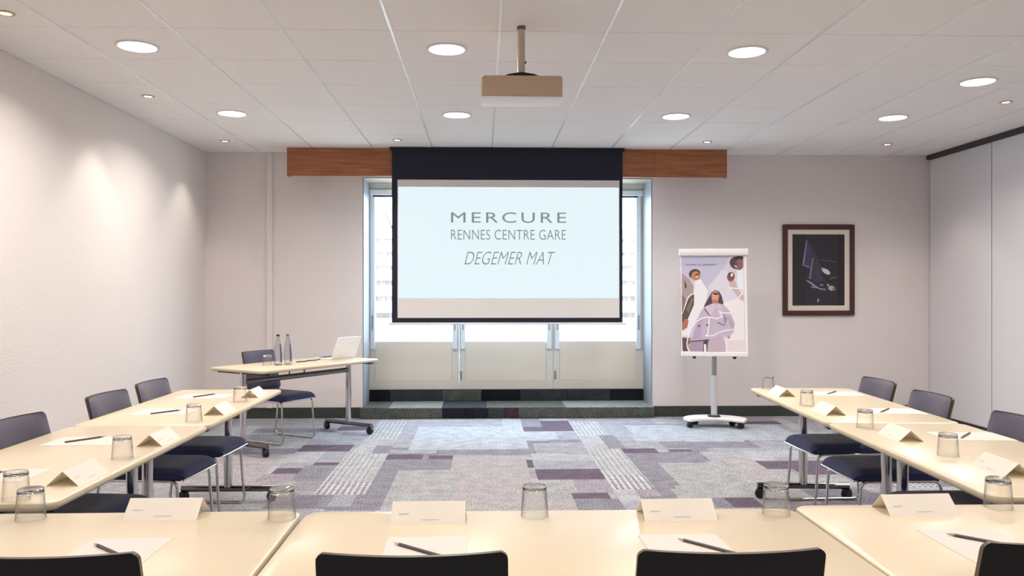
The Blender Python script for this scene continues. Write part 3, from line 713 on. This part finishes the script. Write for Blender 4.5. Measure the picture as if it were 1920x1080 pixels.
BT = R(-6)                                                    # the board leans back
def brd(x, z, d=0): return (x, .085 + (z - .73) * math.sin(-BT) - d * math.cos(BT), z)
def bquad(mb, x0, x1, z0, z1, d0, d1):
    b = len(mb.v); mb.v += [brd(x0, z0, d0), brd(x1, z0, d0), brd(x1, z1, d0), brd(x0, z1, d0), brd(x0, z0, d1), brd(x1, z0, d1), brd(x1, z1, d1), brd(x0, z1, d1)]
    for q in ((0, 1, 2, 3), (7, 6, 5, 4), (0, 4, 5, 1), (1, 5, 6, 2), (2, 6, 7, 3), (3, 7, 4, 0)): mb.face([b + i for i in q])
    return mb
bquad(MB(), -.325, .325, .735, 1.78, -.012, .006).build('board', 'flip_white', fc, bevel=.003)
bquad(MB(), -.330, .330, .715, .760, -.02, .022).build('pen_tray', 'flip_white', fc, bevel=.006)
bquad(MB(), .305, .332, .74, 1.78, -.015, .014).build('side_rail', 'flip_white', fc, bevel=.004)
clamp = MB(); prof = [brd(0, 1.735, .012), brd(0, 1.745, .034), brd(0, 1.775, .042), brd(0, 1.805, .034), brd(0, 1.815, .012), brd(0, 1.805, -.02), brd(0, 1.75, -.02)]
clamp.ring_loft([[(-.345, q[1], q[2]) for q in prof], [(.345, q[1], q[2]) for q in prof]]).build('clamp_bar', 'flip_white', fc, smooth=True)
for xx in (-.20, .20): MB().lathe([(.0001, .712), (.022, .712), (.012, .69), (.0001, .688)], 14, xx, .085).build('tray_hook', 'black_plastic', fc, smooth=True)
ps = bquad(MB(), -.322, .300, .758, 1.755, .006, .0075).build('poster', 'paper', fc)

# poster print: flat shapes; coordinates run over a 545 x 840 sheet
PM = []; PC = {}
def pcol(r, g, b):
    n = 'ink_%d_%d_%d' % (r, g, b)
    if n not in PC: mat(n, rgb(r, g, b), .6); PC[n] = len(PM); PM.append(n)
    return PC[n]
pr = MB(); lay = [0]
def pmap(x, y): return -.320 + (x - 72) / 545 * .618, 1.735 - (y - 130) / 842 * .975
def poly(pts, col):
    lay[0] += 1; d = .0076 + lay[0] * .00004; pr.k = pcol(*col); b = len(pr.v)
    for x, y in pts: px, pz = pmap(min(max(x, 72), 617), min(max(y, 130), 972)); pr.v.append(brd(px, pz, d))
    pr.face(list(range(b, b + len(pts))))
def ell(cx, cy, rx, ry, col, rot=0, n=22):
    c_, s_ = math.cos(R(rot)), math.sin(R(rot))
    poly([(cx + rx * math.cos(t) * c_ - ry * math.sin(t) * s_, cy + rx * math.cos(t) * s_ + ry * math.sin(t) * c_) for t in [2 * math.pi * i / n for i in range(n)]], col)
def ribbon(pts, wd, col):
    for (x0, y0), (x1, y1) in zip(pts, pts[1:]):
        dx, dy = x1 - x0, y1 - y0; l = math.hypot(dx, dy) or 1; nx, ny = -dy / l * wd / 2, dx / l * wd / 2; ex, ey = dx / l * wd / 4, dy / l * wd / 4
        poly([(x0 + nx - ex, y0 + ny - ey), (x1 + nx + ex, y1 + ny + ey), (x1 - nx + ex, y1 - ny + ey), (x0 - nx - ex, y0 - ny - ey)], col)
poly([(72, 130), (617, 130), (617, 972), (72, 972)], (204, 199, 216))
poly([(72, 130), (500, 130), (440, 250), (300, 400), (72, 300)], (190, 188, 212))
poly([(300, 410), (430, 250), (617, 330), (617, 520), (440, 560)], (216, 210, 226))
poly([(440, 540), (560, 500), (617, 530), (617, 972), (455, 972), (450, 700)], (232, 226, 230))
poly([(470, 880), (617, 860), (617, 972), (470, 972)], (222, 212, 214))
poly([(190, 350), (240, 330), (305, 440), (265, 590), (180, 720), (110, 850), (72, 850), (72, 760), (150, 600)], (232, 229, 235))
poly([(560, 250), (617, 220), (617, 420), (570, 400)], (226, 230, 238))
poly([(72, 282), (140, 330), (180, 400), (172, 480), (120, 560), (100, 640), (72, 660)], (172, 150, 155))
poly([(95, 330), (120, 400), (100, 420)], (88, 66, 70))
poly([(72, 470), (110, 510), (90, 620), (72, 640)], (140, 112, 112))
poly([(72, 620), (120, 520), (182, 455), (178, 560), (122, 690), (72, 730)], (84, 74, 68))
poly([(110, 600), (165, 490), (172, 520), (130, 640)], (118, 110, 102))
poly([(72, 720), (100, 680), (130, 700), (118, 760), (72, 790)], (168, 110, 82))
poly([(72, 845), (112, 848), (128, 905), (118, 968), (75, 968)], (96, 72, 76))
poly([(75, 830), (115, 838), (112, 850), (75, 850)], (206, 198, 204))
ell(188, 285, 52, 42, (78, 58, 50), -15); ell(198, 303, 40, 40, (190, 128, 98), 20); ell(210, 292, 22, 8, (110, 66, 50), -25); ell(206, 312, 14, 6, (236, 214, 200), -30)
ell(560, 190, 62, 56, (76, 62, 62), 20); ell(585, 150, 38, 24, (52, 42, 46)); ell(584, 204, 40, 50, (134, 96, 98), 15); ell(548, 206, 16, 26, (98, 62, 66), 25); ell(552, 220, 14, 6, (220, 200, 204), 30)
poly([(488, 352), (545, 345), (570, 430), (617, 480), (617, 530), (575, 500), (500, 400)], (196, 180, 172))
ell(508, 312, 34, 42, (128, 76, 70), 10); ell(508, 285, 20, 14, (60, 44, 48)); ell(516, 294, 11, 16, (236, 228, 226))
poly([(340, 445), (368, 430), (400, 440), (424, 480), (440, 550), (400, 562), (330, 560), (262, 582), (290, 530), (312, 490)], (78, 58, 62))
poly([(335, 510), (396, 510), (394, 556), (345, 562)], (176, 120, 102)); ell(368, 482, 34, 44, (206, 154, 132), 5); ell(372, 462, 27, 9, (44, 34, 40), 8); ell(366, 520, 11, 4, (150, 70, 72))
poly([(280, 572), (348, 546), (400, 546), (442, 560), (492, 612), (536, 720), (522, 800), (472, 852), (440, 822), (432, 832), (300, 868), (140, 882), (200, 722), (240, 612)], (192, 178, 198))
poly([(285, 580), (348, 548), (372, 570), (322, 660)], (206, 192, 208)); poly([(372, 570), (402, 548), (430, 580), (400, 640)], (206, 188, 200))
poly([(275, 590), (322, 655), (318, 664), (268, 600)], (120, 104, 126)); poly([(440, 640), (470, 680), (450, 740), (440, 690)], (150, 132, 154)); poly([(385, 710), (450, 738), (445, 745), (382, 718)], (108, 92, 112))
poly([(212, 700), (260, 690), (230, 860), (160, 872)], (178, 164, 190)); poly([(470, 640), (530, 720), (515, 800), (486, 720)], (178, 162, 184))
ell(222, 745, 9, 9, (66, 56, 76)); ell(294, 738, 8, 9, (66, 56, 76))
poly([(140, 884), (300, 868), (432, 834), (456, 900), (456, 972), (124, 968)], (192, 172, 186)); poly([(140, 884), (258, 874), (250, 968), (124, 968)], (166, 148, 166))
poly([(258, 880), (302, 868), (290, 970), (252, 970)], (82, 64, 70)); poly([(262, 905), (283, 905), (283, 972), (262, 972)], (236, 232, 232)); poly([(140, 878), (310, 862), (310, 872), (140, 888)], (84, 68, 84))
poly([(470, 845), (486, 830), (496, 842), (478, 858)], (180, 124, 106)); poly([(118, 850), (145, 850), (138, 905), (118, 900)], (150, 100, 84))
WT = (244, 240, 244)
ribbon([(182, 462), (150, 470), (126, 495), (104, 560), (72, 640)], 9, WT)
ribbon([(138, 968), (118, 940), (112, 900), (122, 850), (150, 770), (190, 715), (245, 678), (310, 665), (375, 682), (425, 665), (415, 640), (402, 618), (440, 630), (505, 634)], 9, WT)
ribbon([(312, 670), (308, 730), (298, 815), (278, 832), (340, 832), (400, 800), (460, 782), (522, 775)], 9, WT)
ribbon([(490, 410), (617, 418), (600, 462), (572, 497)], 9, WT)
ribbon([(435, 845), (452, 880), (458, 930), (456, 972)], 7, WT)
x = 112
for wd, hh in ((9, 12), (9, 11), (8, 12), (10, 11), (9, 12), (8, 11), (10, 12), (12, 0), (8, 12), (8, 11), (12, 0), (10, 12), (9, 11), (9, 12), (8, 11), (10, 12), (9, 11), (10, 12), (9, 11), (8, 12)):
    if hh: poly([(x, 204 - hh * .5), (x + wd, 204 - hh * .5), (x + wd, 204 + hh * .5), (x, 204 + hh * .5)], (136, 134, 168))
    x += wd + 4
pr.build('poster_print', PM, ps)

# ------------------------------------------------------------------ framed picture
fp = thing('framed_picture', 'dark sailing picture with pale mount in a mahogany frame on the wall', 'picture', (3.70, YB - .001, 1.11))
fr = MB(); W2, HH, bw = .40, 1.0, .053
for a in ((-W2, -W2 + bw, 0, HH), (W2 - bw, W2, 0, HH), (-W2 + bw, W2 - bw, 0, bw), (-W2 + bw, W2 - bw, HH - bw, HH)): fr.box(a[0], a[1], -.028, 0, a[2], a[3])
fr.build('picture_frame', 'frame_wood', fp, bevel=.004)
MB().box(-W2 + bw, W2 - bw, -.012, -.004, bw, HH - bw).build('mount_board', 'mat_board', fp)
PM = []; PC = {}; pr = MB(); lay = [0]
def poly(pts, col):
    lay[0] += 1; pr.k = pcol(*col); b = len(pr.v)
    for x, y in pts: pr.v.append(((x - 425) / 755 * .80, -.0122 - lay[0] * .00003, (1035 - y) / 965 * 1.0))
    pr.face(list(range(b, b + len(pts))))
poly([(150, 172), (700, 172), (700, 930), (150, 930)], (36, 32, 36))
poly([(282, 172), (632, 172), (632, 930), (282, 930)], (42, 39, 50)); poly([(632, 172), (640, 172), (640, 930), (632, 930)], (24, 22, 26)); poly([(280, 172), (286, 172), (286, 930), (280, 930)], (26, 24, 28))
poly([(150, 172), (230, 172), (230, 930), (150, 930)], (40, 34, 36))
poly([(300, 212), (350, 330), (330, 535), (250, 495)], (62, 62, 92)); poly([(350, 300), (405, 400), (458, 530), (470, 660), (420, 690), (322, 648), (350, 480)], (58, 57, 78))
poly([(355, 420), (372, 420), (345, 645), (322, 645)], (112, 110, 128)); poly([(296, 235), (305, 240), (275, 480), (258, 490)], (134, 134, 156)); poly([(248, 488), (330, 510), (328, 530), (255, 508)], (104, 100, 150))
poly([(284, 652), (335, 672), (430, 742), (505, 756), (500, 768), (420, 752), (330, 692)], (150, 150, 166)); poly([(345, 722), (385, 730), (410, 748), (352, 740)], (140, 140, 156)); poly([(435, 700), (480, 706), (470, 720), (440, 716)], (130, 130, 150))
ell(505, 568, 48, 24, (206, 206, 214), 32); ell(470, 540, 16, 12, (180, 180, 192), 20); ell(562, 745, 36, 26, (178, 168, 176), 10); ell(590, 752, 18, 20, (140, 104, 104)); ell(525, 712, 14, 12, (160, 158, 170))
ribbon([(450, 445), (540, 455), (604, 466)], 7, (92, 92, 104)); ribbon([(545, 648), (575, 632), (608, 636)], 8, (120, 118, 128)); ell(420, 876, 7, 20, (196, 196, 206), 10); ribbon([(400, 560), (440, 640), (500, 680)], 5, (84, 84, 100)); ribbon([(430, 765), (470, 780)], 7, (90, 86, 92))
ribbon([(160, 930), (240, 930)], 8, (120, 112, 112))
pr.build('picture_print', PM, fp)

# ------------------------------------------------------------------ outside the doors
MB().box(-8, 9, NY + .2, 18, -.15, .05).build('ground_outside', 'concrete', kind='structure')
ORD = ['lowest step', 'second step up', 'third step up', 'fourth step up', 'fifth step up', 'sixth step up', 'seventh step up', 'eighth step up', 'ninth step up', 'topmost step']; NS = -1
for i in range(11):
    k = i - 4; d = 10.8 + .35 * k; z = 1.009 + .225 * k
    if z < .2: continue
    NS += 1
    t = thing('garden_step', 'pale concrete step outside the glazed doors, %s of the flight' % ORD[NS], 'step', (.3, d, .05), 0, 'garden steps outside the glazed doors')
    MB().box(-4.5, 4.5, 0, .40, z - .15 - .05, z - .05).build('tread_slab', 'concrete', t)
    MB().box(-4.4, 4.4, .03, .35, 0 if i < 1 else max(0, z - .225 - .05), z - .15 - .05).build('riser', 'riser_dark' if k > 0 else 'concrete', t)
sh = thing('garden_shrub', 'loose green shrub above the steps outside the glazed doors', 'shrub', (-1.5, 14.2, .05)); rs = random.Random(5)
MB().box(-9, 9, 13.3, 18, .05, 2.36).build('trim_6', 'concrete', kind='structure')
sh.location = (-1.5, 14.4, 2.36)
lf = MB()
for i in range(260):
    c = Vector((rs.gauss(0, .45), rs.gauss(0, .3), .62 + rs.gauss(0, .2))); a, e = rs.random() * 6.28, rs.uniform(-1, 1); u = Vector((math.cos(a), math.sin(a), e)).normalized() * .05; v = Vector((-math.sin(a), math.cos(a), .4)) * .022
    b = len(lf.v); lf.v += [tuple(c - u), tuple(c + v), tuple(c + u), tuple(c - v)]; lf.face([b, b + 1, b + 2, b + 3])
lf.build('foliage', 'leaf', sh, kind='stuff')
for i in range(4):
    a = i * 1.6; MB().tube([(.05 * math.cos(a), .05 * math.sin(a), 0), (.2 * math.cos(a), .15 * math.sin(a), .35), (.42 * math.cos(a), .25 * math.sin(a), .7)], [.018, .012, .006], 6).build('stem', 'bark', sh)
